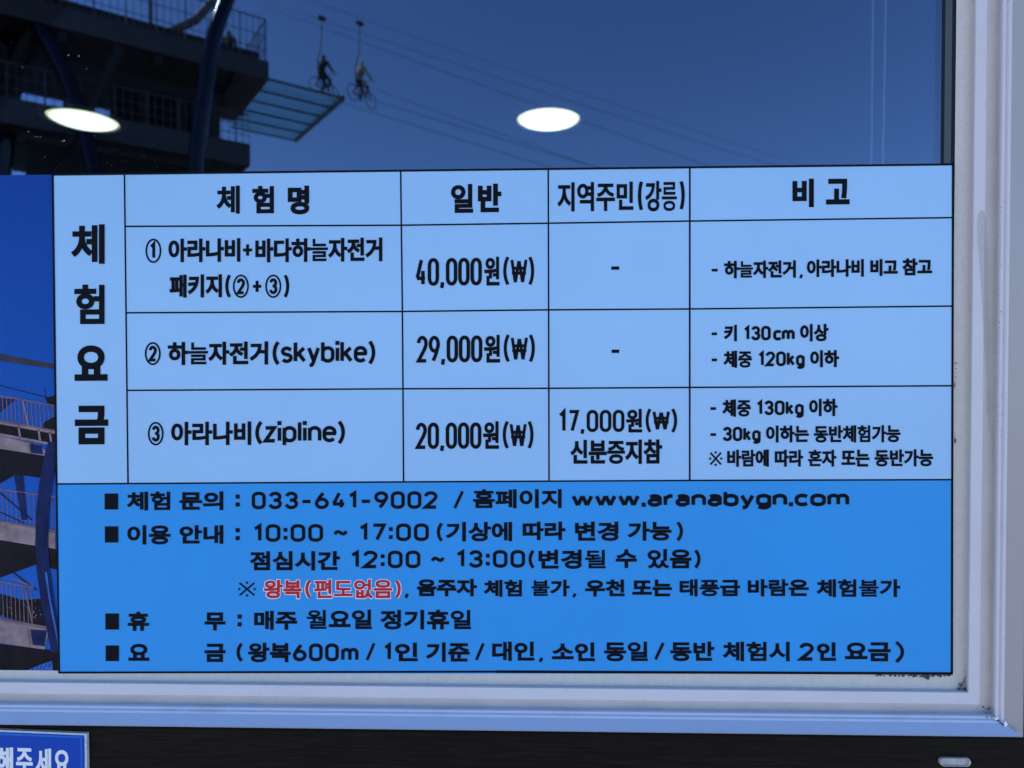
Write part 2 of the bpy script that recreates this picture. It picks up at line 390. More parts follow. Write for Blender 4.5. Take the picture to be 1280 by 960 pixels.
# ---------------------------------------------------------------- lettering
def noto(s):
    """outline of a string in the built-in typeface, as bezier splines"""
    fc = bpy.data.curves.new('t', 'FONT'); fc.body = s
    ob = bpy.data.objects.new('t', fc); COL.objects.link(ob)
    dg = bpy.context.evaluated_depsgraph_get()
    cu = ob.evaluated_get(dg).to_curve(dg)
    sp = []
    for p in cu.splines:
        sp.append([(q.co.copy(), q.handle_left.copy(), q.handle_right.copy()) for q in p.bezier_points])
    ob.to_curve_clear() if hasattr(ob, 'to_curve_clear') else None
    bpy.data.objects.remove(ob); bpy.data.curves.remove(fc)
    return sp
def hangul(s, x0, y0, x1, y1, sw):
    """triangles in photo pixels of the string, its ink filling that box, strokes about sw thick"""
    sp = noto(s)
    # tight ink box: sample beziers
    xs, ys = [], []
    for p in sp:
        n = len(p)
        for i in range(n):
            a, c = p[i], p[(i + 1) % n]
            for k in range(6):
                t = k / 6; u = 1 - t
                v = a[0] * u ** 3 + a[2] * 3 * u * u * t + c[1] * 3 * u * t * t + c[0] * t ** 3
                xs.append(v.x); ys.append(v.y)
    bx0, bx1, by0, by1 = min(xs), max(xs), min(ys), max(ys)
    h = y1 - y0
    native = 0.078 * h
    o = max(0.0, (sw - native) / 2)
    kx = (x1 - x0 - 2 * o) / max(1e-6, bx1 - bx0); ky = (h - 2 * o) / max(1e-6, by1 - by0)
    cu = bpy.data.curves.new('t', 'CURVE'); cu.dimensions = '2D'; cu.fill_mode = 'BOTH'; cu.resolution_u = 5
    def f(v): return ((v.x - bx0) * kx, (v.y - by0) * ky, 0)
    def area(p): return sum(p[i - 1][0].x * p[i][0].y - p[i][0].x * p[i - 1][0].y for i in range(len(p)))
    def inside(q, p):
        r = False
        for i in range(len(p)):
            a, c = p[i - 1][0], p[i][0]
            if (a.y > q.y) != (c.y > q.y) and q.x < (c.x - a.x) * (q.y - a.y) / (c.y - a.y) + a.x: r = not r
        return r
    # every outer contour is filled on its own (with the counters inside it), so that thickened strokes may overlap
    nest = [sum(inside(p[0][0], q) for q in sp if q is not p) for p in sp]
    outer = [i for i in range(len(sp)) if nest[i] % 2 == 0]
    grp = []
    for i, p in enumerate(sp):
        if nest[i] % 2 == 0: grp.append(outer.index(i))
        else: grp.append(next((outer.index(j) for j in sorted(outer, key=lambda j: abs(area(sp[j]))) if nest[j] == nest[i] - 1 and inside(p[0][0], sp[j])), 0))
    for _ in outer: cu.materials.append(None)
    for p, g_ in zip(sp, grp):
        q = cu.splines.new('BEZIER'); q.bezier_points.add(len(p) - 1); q.use_cyclic_u = True; q.material_index = g_
        for bp, (co, hl, hr) in zip(q.bezier_points, p):
            bp.handle_left_type = bp.handle_right_type = 'FREE'
            bp.co = f(co); bp.handle_left = f(hl); bp.handle_right = f(hr)
    ob = bpy.data.objects.new('t', cu); COL.objects.link(ob)
    dg = bpy.context.evaluated_depsgraph_get()
    ev = ob.evaluated_get(dg); me = ev.to_mesh()
    vs = [(x0 + o + v.co.x, y1 - o - v.co.y, 0) for v in me.vertices]
    fs = [tuple(p.vertices) for p in me.polygons]
    if o > 0:
        dense = '늘불될릉월일릴을풍훔홈혼험월름증중를람름층'
        for p in sp:
            ci = int(min(len(s) - 1, max(0, (sum(q[0].x for q in p) / len(p) - bx0) / (bx1 - bx0) * len(s))))
            ow = o * (0.55 if s[ci] in '늘불될릉월' else 0.8 if s[ci] in dense else 0.95)
            pts = []
            n = len(p)
            for i in range(n):
                a, c = p[i], p[(i + 1) % n]
                d = (c[0] - a[0]); L = d.length or 1e-9
                flat = abs((a[2] - a[0]).cross(d).z) / L < 2e-3 and abs((c[1] - a[0]).cross(d).z) / L < 2e-3
                for k in range(1 if flat else 6):
                    t = k / 6; w_ = 1 - t
                    q = f(a[0] * w_ ** 3 + a[2] * 3 * w_ * w_ * t + c[1] * 3 * w_ * t * t + c[0] * t ** 3)
                    pts.append((x0 + o + q[0], y1 - o - q[1]))
            ribbon(pts, 2 * ow, True, vs, fs)
    ev.to_mesh_clear(); bpy.data.objects.remove(ob); bpy.data.curves.remove(cu)
    return vs, fs

def arc(cx, cy, rx, ry, a0, a1, n=14):
    return [(cx + rx * math.cos(R(a0 + (a1 - a0) * i / n)), cy + ry * math.sin(R(a0 + (a1 - a0) * i / n))) for i in range(n + 1)]
def ell(cx, cy, rx, ry, n=28): return ('c', arc(cx, cy, rx, ry, 0, 360 - 360 / n, n - 1))
def stad(w, h, r, y=0.0, x=0.0):
    p = arc(x + w - r, y + h - r, r, r, 0, 90, 6) + arc(x + r, y + h - r, r, r, 90, 180, 6) + arc(x + r, y + r, r, r, 180, 270, 6) + arc(x + w - r, y + r, r, r, 270, 360, 6)
    return ('c', p)
X = 0.70
def glyph(c):
    """(advance width, strokes) of a monoline glyph; cap height 1"""
    if c == '0': return .52, [stad(.52, 1, .24)]
    if c == '1': return .28, [[(.0, .80), (.22, 1.0), (.22, 0)]]
    if c == '2': return .50, [arc(.25, .74, .25, .26, 175, -18) + [(.40, .50), (.0, 0), (.51, 0)]]
    if c == '3': return .50, [arc(.25, .755, .23, .245, 170, -90, 12), arc(.25, .265, .25, .265, 90, -170, 12), [(.18, .52), (.27, .52)]]
    if c == '4': return .54, [[(.30, 1.0), (.03, .26)], [(.0, .24), (.54, .24)], [(.40, .55), (.40, 0)]]
    if c == '6': return .52, [ell(.26, .29, .26, .29), [(.02, .38), (.08, .55), (.20, .80), (.33, 1.0)]]
    if c == '7': return .48, [[(0, 1), (.48, 1), (.16, 0)]]
    if c == '9': return .52, [ell(.26, .71, .26, .29), [(.50, .62), (.44, .45), (.32, .20), (.19, 0)]]
    if c == ',': return .10, [[(.06, .07), (.0, -.17)]]
    if c == '.': return .04, [('d', (.02, .02))]
    if c == ':': return .04, [('d', (.02, .17)), ('d', (.02, .72))]
    if c == '(': return .16, [arc(.55, .44, .55, .80, 133, 227, 12)]
    if c == ')': return .16, [arc(-.39, .44, .55, .80, 47, -47, 12)]
    if c == '+': return .50, [[(0, .45), (.5, .45)], [(.25, .2), (.25, .7)]]
    if c == '-': return .40, [[(0, .42), (.4, .42)]]
    if c == '/': return .40, [[(0, -.06), (.36, 1.06)]]
    if c == '~': return .55, [[(0, .36), (.06, .46), (.15, .50), (.24, .47), (.32, .41), (.41, .38), (.50, .42), (.56, .52)]]
    if c == '₩': return .72, [[(0, 1), (.17, 0)], [(.18, 0), (.35, .95)], [(.37, .95), (.54, 0)], [(.55, 0), (.72, 1)], [(0, .63), (.72, .63)], [(0, .41), (.72, .41)]]
    if c == '※': return 1.0, [[(0.06, .06), (.94, .94)], [(.06, .94), (.94, .06)], ('d', (.5, .96)), ('d', (.5, .04)), ('d', (.04, .5)), ('d', (.96, .5))]
    if c == 's': return .38, [[(.38, .60)] + arc(.19, .53, .18, .17, 40, 250, 9) + [(.22, .345)] + arc(.19, .18, .19, .18, 75, -150, 9)]
    if c == 'k': return .40, [[(0, 1), (0, 0)], [(.38, X), (.03, .30)], [(.14, .42), (.40, 0)]]
    if c == 'y': return .42, [[(0, X), (.21, .02)], [(.42, X), (.17, -.14), (.12, -.21), (.03, -.23)]]
    if c == 'b': return .44, [[(0, 1), (0, 0)], stad(.44, X, .22)]
    if c == 'p': return .44, [[(0, X), (0, -.24)], stad(.44, X, .22)]
    if c == 'g': return .44, [stad(.44, X, .22), [(.44, X), (.44, -.06)] + arc(.22, -.06, .22, .18, 0, -150, 8)]
    if c == 'i': return .02, [[(.01, X), (.01, 0)], ('d', (.01, .96))]
    if c == 'l': return .02, [[(.01, 1), (.01, 0)]]
    if c == 'e': return .44, [[(.02, .38), (.43, .38)] + [(.44, .42)] + arc(.22, .46, .22, .24, 0, 180, 10) + arc(.22, .24, .22, .24, 180, 325, 9)]
    if c == 'z': return .38, [[(0, X), (.37, X), (0, 0), (.39, 0)]]
    if c == 'n': return .42, [[(0, X), (0, 0)], [(0, .42)] + arc(.21, .46, .21, .24, 180, 0, 10) + [(.42, 0)]]
    if c == 'm': return .70, [[(0, X), (0, 0)], [(0, .44)] + arc(.175, .48, .175, .22, 180, 0, 8) + [(.35, 0)], [(.35, .44)] + arc(.525, .48, .175, .22, 180, 0, 8) + [(.70, 0)]]
    if c == 'c': return .40, [arc(.22, .47, .22, .23, 35, 180, 8) + arc(.22, .23, .22, .23, 180, 325, 8)]
    if c == 'o': return .46, [stad(.46, X, .22)]
    if c == 'r': return .26, [[(0, X), (0, 0)], [(0, .40), (.06, .58), (.15, .68), (.28, .70)]]
    if c == 'w': return .70, [[(0, X), (.17, 0)], [(.18, 0), (.34, X)], [(.36, X), (.52, 0)], [(.53, 0), (.70, X)]]
    if c == 'a': return .42, [[(.03, .60)] + arc(.21, .50, .20, .20, 130, 0, 9) + [(.41, 0)], [(.41, .40), (.2, .41)] + arc(.19, .205, .19, .205, 90, 270, 8) + [(.28, .01), (.41, .14)]]
    if c == ' ': return .18, []
    if c in '①②③':
        w, st = glyph({'①': '1', '②': '2', '③': '3'}[c])
        k = .60; ox = .40 - w * k / 2 - (0.03 if c == '①' else 0)
        res = [('r', ell(.40, .5, .40, .5, 36)[1])]
        for q in st: res.append([(ox + x * k, .5 + (y - .5) * k) for x, y in q])
        return .80, res
    raise KeyError(c)
LAY = [0]
def ribbon(pts, w, closed, vs, fs):
    q = []
    for p in pts:
        if not q or math.hypot(p[0] - q[-1][0], p[1] - q[-1][1]) > 0.02: q.append(p)
    if closed and len(q) > 1 and math.hypot(q[0][0] - q[-1][0], q[0][1] - q[-1][1]) < 0.02: q.pop()
    pts = q; n = len(pts); base = len(vs)
    if n < 2: return
    LAY[0] = LAY[0] % 23 + 1; lay = LAY[0]
    for i in range(n):
        x, y = pts[i]
        a = pts[i - 1] if (closed or i) else None
        c = pts[(i + 1) % n] if (closed or i < n - 1) else None
        def nrm(p, q):
            dx, dy = q[0] - p[0], q[1] - p[1]; L = math.hypot(dx, dy) or 1e-9
            return (-dy / L, dx / L)
        if a and c:
            n1, n2 = nrm(a, (x, y)), nrm((x, y), c)
            mx, my = n1[0] + n2[0], n1[1] + n2[1]; L2 = mx * mx + my * my
            if L2 < 0.25: k = 2 / max(L2, .25); 
            else: k = 2 / L2
            mx, my = mx * k, my * k
        else:
            mx, my = nrm(a, (x, y)) if a else nrm((x, y), c)
        vs.append((x + mx * w / 2, y + my * w / 2, lay)); vs.append((x - mx * w / 2, y - my * w / 2, lay))
    for i in range(n if closed else n - 1):
        j = (i + 1) % n
        fs.append((base + 2 * i, base + 2 * i + 1, base + 2 * j + 1, base + 2 * j))
def mono(s, x0, y0, x1, y1, sw, gap=None):
    """monoline string whose ink fills that pixel box"""
    if gap is None: gap = .29 if any(q.isdigit() for q in s) else .20
    strokes = []; cx = 0
    for c in s:
        w, st = glyph(c)
        for q in st:
            kind, pts = ('o', q) if isinstance(q, list) else q
            pts = [pts] if kind == 'd' else pts
            strokes.append((kind, [(x + cx, y) for x, y in pts]))
        cx += w + gap
    ax = [p[0] for k, q in strokes for p in q]; ay = [p[1] for k, q in strokes for p in q]
    bx0, bx1, by0, by1 = min(ax), max(ax), min(ay), max(ay)
    if bx1 - bx0 < 1e-6: kx, ox = 0, (x0 + x1) / 2
    else: kx, ox = (x1 - x0 - sw) / (bx1 - bx0), x0 + sw / 2
    if by1 - by0 < 1e-6: ky, oy = 0, (y0 + y1) / 2
    else: ky, oy = (y1 - y0 - sw) / (by1 - by0), y1 - sw / 2
    vs, fs = [], []
    for kind, q in strokes:
        t = [(ox + (x - bx0) * kx, oy - (y - by0) * ky) for x, y in q]
        if kind == 'd':
            x, y = t[0]; r = sw * .56; n = len(vs)
            vs += [(x - r, y - r, 0), (x + r, y - r, 0), (x + r, y + r, 0), (x - r, y + r, 0)]; fs.append((n, n + 1, n + 2, n + 3))
        else:
            ribbon(t, sw * (.6 if kind == 'r' else 1), kind in 'cr', vs, fs)
    return vs, fs

def slope_at(y): return -0.0115 + (y - 211) / 630 * 0.0125
HAN = lambda s: any('\uac00' <= c <= '\ud7a3' for c in s)
def lettering(name, runs, parent, m, y, slope=None, extra=0.0, label=None):
    b = MB()
    for r in runs:
        s, x0, y0, x1, y1, sw = r
        if s == '■': vs, fs = [(x0, y0, 0), (x1, y0, 0), (x1, y1, 0), (x0, y1, 0)], [(0, 1, 2, 3)]
        elif HAN(s): vs, fs = hangul(s, x0 - extra, y0 - extra, x1 + extra, y1 + extra, sw + 2 * extra)
        else: vs, fs = mono(s, x0 - extra, y0 - extra, x1 + extra, y1 + extra, sw + 2 * extra)
        mx, my = (x0 + x1) / 2, (y0 + y1) / 2
        sl = slope_at(my) if slope is None else slope
        n = len(b.v)
        b.v += [tuple(P(x, yy + sl * (x - mx), y + 1e-5 * k)) for x, yy, k in vs]
        for f in fs: b.f.append(tuple(n + i for i in f)); b.m.append(0)
    o = b.build(name, m, parent, normals=False)
    if label: o['label'] = label
    return o

# ---------------------------------------------------------------- the price board
YF = -0.0032                                     # printed face of the board
c = P(630, 842, 0)
board = empty('price_board', (c.x, 0, c.z), 'large blue price board with a ruled table and Korean lettering on the glass', 'sign')
TL, TR, BR, BL = (64.5, 217.5), (1192.3, 204.5), (1190.8, 842.5), (73.0, 841.5)
def panel(name, quad, yf, yb, m):
    a = [P(x, y, yf) for x, y in quad]; d = [Vector((p.x, yb, p.z)) for p in a]
    b = MB(); b.face(a)
    b.face(d[::-1])
    for i in range(4): b.face([a[i], d[i], d[(i + 1) % 4], a[(i + 1) % 4]])
    return b.build(name, m, board)
panel('table_panel', [TL, TR, (1190.9, 599.6), (70.2, 604.3)], YF, -0.0005, M['cell'])
panel('info_panel', [(70.2, 604.4), (1190.9, 599.7), BR, BL], YF, -0.0005, M['info'])
b = MB()
def line(p, q, w, y=YF - 0.0003):
    L = math.hypot(q[0] - p[0], q[1] - p[1]); nx, ny = -(q[1] - p[1]) / L * w / 2, (q[0] - p[0]) / L * w / 2
    b.face([P(p[0] + nx, p[1] + ny, y), P(q[0] + nx, q[1] + ny, y), P(q[0] - nx, q[1] - ny, y), P(p[0] - nx, p[1] - ny, y)])
def poly(pts, w):
    for i in range(len(pts) - 1): line(pts[i], pts[i + 1], w)
poly([(155.5, 216.8), (157.5, 390), (160.0, 604)], 2.0)
poly([(500.8, 213), (503, 390), (504.5, 602.5)], 2.0)
poly([(685.3, 211), (685.8, 390), (686.3, 601.5)], 2.0)
poly([(862.3, 209), (862.2, 390), (862.2, 600.5)], 2.2)
poly([(156.5, 283), (500.8, 281.5), (685.5, 279.0), (862.2, 276.3), (1191.6, 272)], 2.0)
poly([(158, 391), (503, 389.3), (686, 387.3), (862.2, 386.2), (1191.4, 382.6)], 2.0)
poly([(159, 488), (504, 486), (686, 485.4), (862.2, 484.3), (1191.2, 482.2)], 2.0)
poly([(70.2, 605.0), (504.5, 602.4), (862.2, 600.6), (1190.9, 599.6)], 2.0)
b.build('table_grid', M['ink'], board, normals=False)
b = MB()
YF2 = YF - 0.0001
def edge(p, q, w): line(p, q, w, YF - 0.0004)
edge((64.5, 218.3), (1192.3, 205.4), 2.6)
edge((65.8, 217.5), (70.6, 604), 2.6); edge((70.6, 604), (73.9, 841.5), 2.2)
edge((1191.4, 204.6), (1190.4, 600), 2.8); edge((1190.4, 600), (1190.0, 842.4), 2.8)
edge((73, 840.8), (620, 839.6), 2.4); edge((620, 839.6), (1190.8, 842.0), 3.2)
b.build('border', M['ink'], board, normals=False)
YT = YF - 0.0006
B = 5.0
def put(runs, name='text_line'): return lettering(name, runs, board, M['ink'], YT)
# heading column
put([('체', 89.2, 280.4, 130.8, 330, 7.3)], 'heading_character'); put([('험', 92.4, 355.3, 131, 405.5, 7.8)], 'heading_character')
put([('요', 93, 431.6, 134.6, 476.2, 8.2)], 'heading_character'); put([('금', 93.4, 507, 135.4, 555.6, 8.6)], 'heading_character')
# header row
put([('체', 270.7, 232, 299.8, 267.2, 5.2), ('험', 315, 232, 342.8, 267, 6.2), ('명', 359.6, 232, 386.6, 268, 6.2)], 'column_heading')
put([('일', 563.4, 229.7, 591.7, 266.4, 6.2), ('반', 597.3, 229.5, 626.8, 265.3, 6.2)], 'column_heading')
put([('지역주민', 696.8, 227.4, 791.8, 264, 4.9), ('(', 797.4, 225, 804, 264.5, 4.2), ('강릉', 806.8, 226, 846.6, 264.2, 4.9), (')', 849.3, 224.6, 856, 263.4, 4.2)], 'column_heading')
put([('비', 990.6, 223.3, 1017.5, 259.2, 6.2), ('고', 1032.6, 223.3, 1062.2, 255.6, 6.2)], 'column_heading')
# row 1
put([('①', 181, 297.5, 202.4, 329.5, 3.7), ('아라나비', 210.4, 298, 300.5, 327.6, 4.7), ('+', 301.8, 303.5, 317, 321.5, 3.8), ('바다하늘자전거', 319, 297.5, 478, 327.4, 4.7)])
put([('패키지', 211.8, 343, 277.5, 372, 4.7), ('(', 281.5, 342, 289, 373.2, 4.0), ('②', 290.3, 342.4, 311.8, 373.2, 3.7), ('+', 314.2, 349, 328.4, 366.8, 3.8), ('③', 330.7, 342.4, 352.4, 373.2, 3.7), (')', 354.2, 342, 361.6, 373.2, 4.0)])
put([('40,000', 518.8, 322.4, 602.4, 362.2, 4.5), ('원', 605.2, 320.8, 624.4, 357, 4.9), ('(', 629, 319.4, 637, 357.6, 4.0), ('₩', 638, 323, 659.4, 354.6, 3.7), (')', 660.2, 319.4, 667.8, 357.6, 4.0)])
put([('-', 762, 333, 776.2, 337.2, 4.2)])
put([('-', 888, 336, 898.8, 339.4, 3.4), ('하늘자전거', 905.2, 325.6, 995, 347.6, 3.7), (',', 999, 341.5, 1004, 349.4, 3.2), ('아라나비', 1008.7, 324, 1080, 346.2, 3.7), ('비고', 1088, 323.6, 1122.4, 345, 3.7), ('참고', 1128.2, 322.8, 1165.4, 344.2, 3.7)])
# row 2
put([('②', 180.2, 426.8, 201.6, 457.2, 3.7), ('하늘자전거', 209.6, 427, 335.2, 456.2, 4.7), ('(skybike)', 340.6, 425, 469.2, 459, 4.6)])
put([('29,000', 520.9, 419.5, 603, 458, 4.5), ('원', 605, 418.5, 625.2, 453.4, 4.9), ('(', 629.6, 416.7, 637.6, 453.8, 4.0), ('₩', 638.4, 420.4, 660, 451.2, 3.7), (')', 660.8, 416.7, 668.6, 453.8, 4.0)])
put([('-', 762.5, 437, 776.2, 441.2, 4.2)])
put([('-', 888, 415.6, 898, 419, 3.4), ('키', 905.2, 406, 921.3, 426.8, 3.7), ('130', 929.6, 407.4, 963.5, 425.6, 3.6), ('cm', 966.6, 412.2, 993.6, 425.6, 3.8), ('이상', 1000.2, 404.9, 1035.8, 426.8, 3.7)])
put([('-', 888, 448.2, 898, 451.6, 3.4), ('체중', 904.6, 438.2, 940.2, 459.9, 3.6), ('120kg', 947.6, 439.2, 1006, 461.4, 3.6), ('이하', 1012.8, 437.6, 1049, 459.2, 3.7)])
# row 3
put([('③', 184, 526.6, 205.2, 557.6, 3.7), ('아라나비', 213.8, 527, 314.1, 556.6, 4.7), ('(zipline)', 319, 525, 431.2, 558.6, 4.6)])
put([('20,000', 519.7, 528.2, 601.8, 566, 4.5), ('원', 603.7, 526.6, 623.8, 561.2, 4.9), ('(', 628.4, 525, 636.4, 562, 4.0), ('₩', 637, 528.4, 658.4, 559.4, 3.7), (')', 659.2, 525, 666.9, 562, 4.0)])
put([('17,000', 698.4, 512.4, 780.6, 544.2, 4.1), ('원', 782.5, 511, 802.8, 540.7, 4.4), ('(', 807, 509.6, 814.6, 541.8, 3.8), ('₩', 815.6, 512.8, 837.6, 538.6, 3.7), (')', 838.8, 509.6, 846.5, 541.8, 3.8)])
put([('신분증지참', 713.1, 549.4, 827.8, 580.2, 4.8)])
put([('-', 886.6, 509, 896.8, 512.5, 3.4), ('체중', 903.2, 499.2, 938.8, 521, 3.6), ('130kg', 945.6, 500.5, 1004.8, 522.6, 3.6), ('이하', 1011.5, 498.4, 1047, 520.2, 3.7)])
put([('-', 886.6, 541.6, 896.8, 545, 3.4), ('30kg', 903.4, 533.4, 950.9, 555, 3.6), ('이하는', 957.5, 531.8, 1011.2, 553.2, 3.6), ('동반체험가능', 1017.4, 531.3, 1125.8, 553.2, 3.4)])
put([('※', 886.6, 564.4, 902.8, 582.2, 2.3), ('바람에', 909, 562, 961.2, 583.6, 3.5), ('따라', 968.5, 562, 1004, 583.4, 3.5), ('혼자', 1010.1, 562, 1045.6, 583.4, 3.5), ('또는', 1051.8, 562, 1087, 583.4, 3.5), ('동반가능', 1093.3, 561.6, 1166.6, 583.2, 3.4)])
# information block
d = 4.3
put([('■', 130.7, 616.9, 147.5, 636.9, 0)], 'bullet')
put([('체험', 158.8, 614.3, 212.9, 638.2, 4.1), ('문의', 224.3, 614.2, 279.1, 637.8, 4.1), (':', 294, 618.5, 300, 633, 4.6), ('033-641-9002', 314.6, 614.3, 547.2, 636.4, 4.2), ('/', 566.6, 612.5, 580, 636.9, 3.6),
     ('홈페이지', 591, 611.2, 702.2, 635.5, 4.1)])
put([('www.aranabygn.com', 714.4, 612.6, 1061.6, 637.2, 4.7)])
put([('■', 131, 658, 147.7, 678.2, 0)], 'bullet')
put([('이용', 159, 656.4, 213.2, 680.8, 4.1), ('안내', 224.3, 656.4, 279.1, 680, 4.1), (':', 294, 660.5, 300, 675, 4.6), ('10:00', 316.5, 655.2, 403.7, 677.4, 4.2), ('~', 416.4, 662, 435, 670, 4), ('17:00', 448.8, 654.4, 536, 676.5, 4.2),
     ('(', 546, 652.4, 554.2, 678, 4.0), ('기상에', 557.6, 652.4, 640.2, 676.8, 4.1), ('따라', 653.2, 652, 707, 675.2, 4.1), ('변경', 718.8, 652, 773.2, 676.4, 4.1), ('가능', 785, 652, 839.5, 676, 4.1), (')', 845, 651, 853.8, 677.4, 4.0)])
put([('점심시간', 312.6, 688.9, 424.9, 713.2, 4.1), ('12:00', 438.3, 688.3, 525.5, 710.4, 4.2), ('~', 538.3, 695.2, 556.2, 703.2, 4), ('13:00', 570.2, 687.6, 656.4, 709.8, 4.2), ('(', 660.6, 686.6, 668.8, 711.6, 4.0), ('변경될', 673, 687, 757.5, 711.2, 4.0), ('수', 769.8, 686.7, 796.2, 710.2, 4.1), ('있음', 809.5, 686.3, 864.5, 710.8, 4.0), (')', 867.4, 686, 875.7, 711.6, 4.0)])
put([('※', 297.9, 727.3, 319.4, 745.6, 2.2)], 'reference_mark')
put([(',', 505.4, 740.6, 511.4, 749, 3.6), ('음주자', 521.1, 723.6, 596.2, 745.6, 3.9), ('체험', 605, 724.7, 652.6, 746.1, 3.7), ('불가', 663.9, 724.5, 712, 745.6, 3.7), (',', 715, 740.4, 721, 748.2, 3.4), ('우천', 731.4, 724.4, 780.8, 745.9, 3.8),
     ('또는', 790.5, 724.4, 840, 745.6, 3.8), ('태풍급', 849.6, 724, 925.2, 745.6, 3.6), ('바람은', 934.8, 723.8, 1011, 745.6, 3.7), ('체험불가', 1021.2, 723.8, 1125.5, 746.5, 3.7)])
red = [('왕복', 329.8, 724.8, 377.2, 748, 3.5), ('(', 381.5, 724.4, 389, 748.4, 3.8), ('편도없음', 392.6, 724.4, 490.4, 748, 3.3), (')', 493.6, 724.4, 501, 748.4, 3.8)]
o = lettering('red_text_outline', red, board, M['white_ink'], YT + 0.0001, extra=1.1)
o = lettering('red_text', red, board, M['red'], YT - 0.0003, label='red lettering with a thin white outline')
put([('■', 131.6, 767, 148.6, 787, 0)], 'bullet')
put([('휴', 159.5, 764.7, 186.2, 788.7, 4.1)])
put([('무', 255.5, 765.6, 281.8, 788.2, 4.1), (':', 296.5, 768.5, 302.5, 782.8, 4.6), ('매주', 317.6, 763.5, 371.5, 787.5, 4.1), ('월요일', 382.8, 762, 464.8, 786.7, 4.1), ('정기휴일', 475.8, 762.3, 589, 787, 4.0)])
put([('■', 132, 807, 148.6, 826.4, 0)], 'bullet')
put([('요', 160.4, 804.8, 186.6, 826.2, 4.1)])
put([('금', 255.5, 804.8, 281.8, 827.6, 4.1), ('(', 295.6, 803, 304, 828.2, 4.0), ('왕복', 310, 803.4, 363.4, 828, 4.0), ('600m', 366, 804.4, 448.1, 826.8, 4.2), ('/', 457, 802.6, 469.4, 826.8, 3.6),
     ('1', 479.6, 804, 488.6, 826, 4.2), ('인', 493.5, 803.4, 522.2, 826.7, 4.1), ('기준', 532.8, 803, 587.2, 827.6, 4.1), ('/', 593.6, 802.6, 606, 826.8, 3.6), ('대인', 615.1, 802, 668, 826.4, 4.1), (',', 673, 820.6, 679.4, 829.2, 3.8), ('소인', 689.8, 803, 743.7, 826.6, 4.1), ('동일', 755.2, 802, 810, 826.8, 4.0),
     ('/', 817.6, 802, 831, 826.2, 3.6), ('동반', 838, 802, 893, 826.6, 4.0), ('체험시', 903.8, 802, 987.2, 826.8, 4.0), ('2', 999.4, 803.6, 1017.6, 826, 4.2), ('인', 1021.4, 803, 1045.2, 826.2, 4.1), ('요금', 1056.4, 803, 1113.5, 826.8, 4.1), (')', 1118.4, 801, 1130.2, 829.2, 4.1)])

# ---------------------------------------------------------------- poster beside the board (a flat print)
YP = -0.0004
PM = [mat('print_' + n, c_, 0.5, 0.06, vary=0.45, scale=55, detail=8) for n, c_ in (('sky_deep', (0.022, 0.075, 0.36)), ('dark', (0.016, 0.013, 0.018)), ('pink', (0.36, 0.25, 0.26)), ('rail', (0.27, 0.165, 0.18)), ('navy', (0.016, 0.026, 0.10)), ('pale', (0.06, 0.17, 0.58)), ('grey', (0.06, 0.06, 0.08)))]
m = bpy.data.materials.new('print_sky'); m.use_nodes = True; t = m.node_tree          # the printed sky runs from deep to lighter blue
tc = t.nodes.new('ShaderNodeTexCoord'); sx = t.nodes.new('ShaderNodeSeparateXYZ'); t.links.new(tc.outputs['Generated'], sx.inputs[0])
rp = t.nodes.new('ShaderNodeValToRGB'); rp.color_ramp.elements[0].color = (0.018, 0.120, 0.47, 1); rp.color_ramp.elements[1].color = (0.008, 0.056, 0.27, 1)
t.links.new(sx.outputs['Z'], rp.inputs[0]); t.links.new(rp.outputs[0], t.nodes['Principled BSDF'].inputs['Base Color']); t.nodes['Principled BSDF'].inputs['Roughness'].default_value = 0.5; t.nodes['Principled BSDF'].inputs['Specular IOR Level'].default_value = 0.06
PM[0] = m
b = MB(); zl = [0]
def art(pts, mi, lev):
    b.face([P(x, y, YP - 0.0002 * lev) for x, y in pts], mi)
def aline(p, q, w, mi, lev):
    L = math.hypot(q[0] - p[0], q[1] - p[1]); nx, ny = -(q[1] - p[1]) / L * w / 2, (q[0] - p[0]) / L * w / 2
    art([(p[0] + nx, p[1] + ny), (q[0] + nx, q[1] + ny), (q[0] - nx, q[1] - ny), (p[0] - nx, p[1] - ny)], mi, lev)
XL0 = -70
def sl(x, y0, k): return y0 + k * x
art([(XL0, 220), (68, 218.2), (73.2, 840), (XL0, 837)], 0, 0)
art([(XL0, 430), (0, 442), (68, 455), (69, 461.5), (0, 451), (XL0, 438)], 6, 1)
aline((XL0, 464), (60, 497), 1.0, 1, 1); aline((56, 484), (57, 500), .8, 1, 1)
art([(58, 497), (69, 494), (70, 509), (59, 507)], 1, 1)
def railing(y0, k, h, x0, x1, step, lev):
    x = x0
    while x < x1:
        aline((x, sl(x, y0, k)), (x + 1.5, sl(x, y0, k) + h), 0.9, 3, lev); x += step
    aline((x0, sl(x0, y0, k)), (x1, sl(x1, y0, k)), 1.8, 3, lev + 1)
    aline((x0, sl(x0, y0, k) + h), (x1, sl(x1, y0, k) + h), 1.6, 3, lev + 1)
art([(0, 498), (20, 499), (0, 516)], 4, 1)
railing(494.5, .185, 31, XL0, 69, 5.2, 2)
aline((28, 499), (36, 536), 1.8, 2, 3)
art([(55, 528), (69, 520), (70, 545), (52, 540)], 1, 3)
art([(XL0, 516), (69.5, 541), (69.5, 557), (XL0, 530)], 1, 4)
aline((XL0, 516), (69.5, 541), 3.2, 2, 5); aline((XL0, 530), (69.5, 556), 3.0, 2, 5)
for x in (-30, 23, 48, 62): aline((x, sl(x, 529, .18)), (x + 2.5, sl(x, 544, .18)), 2.6, 2, 5)
art([(XL0, 532), (0, 545), (50, 556), (63, 571), (52, 569), (0, 561), (XL0, 549)], 2, 4)
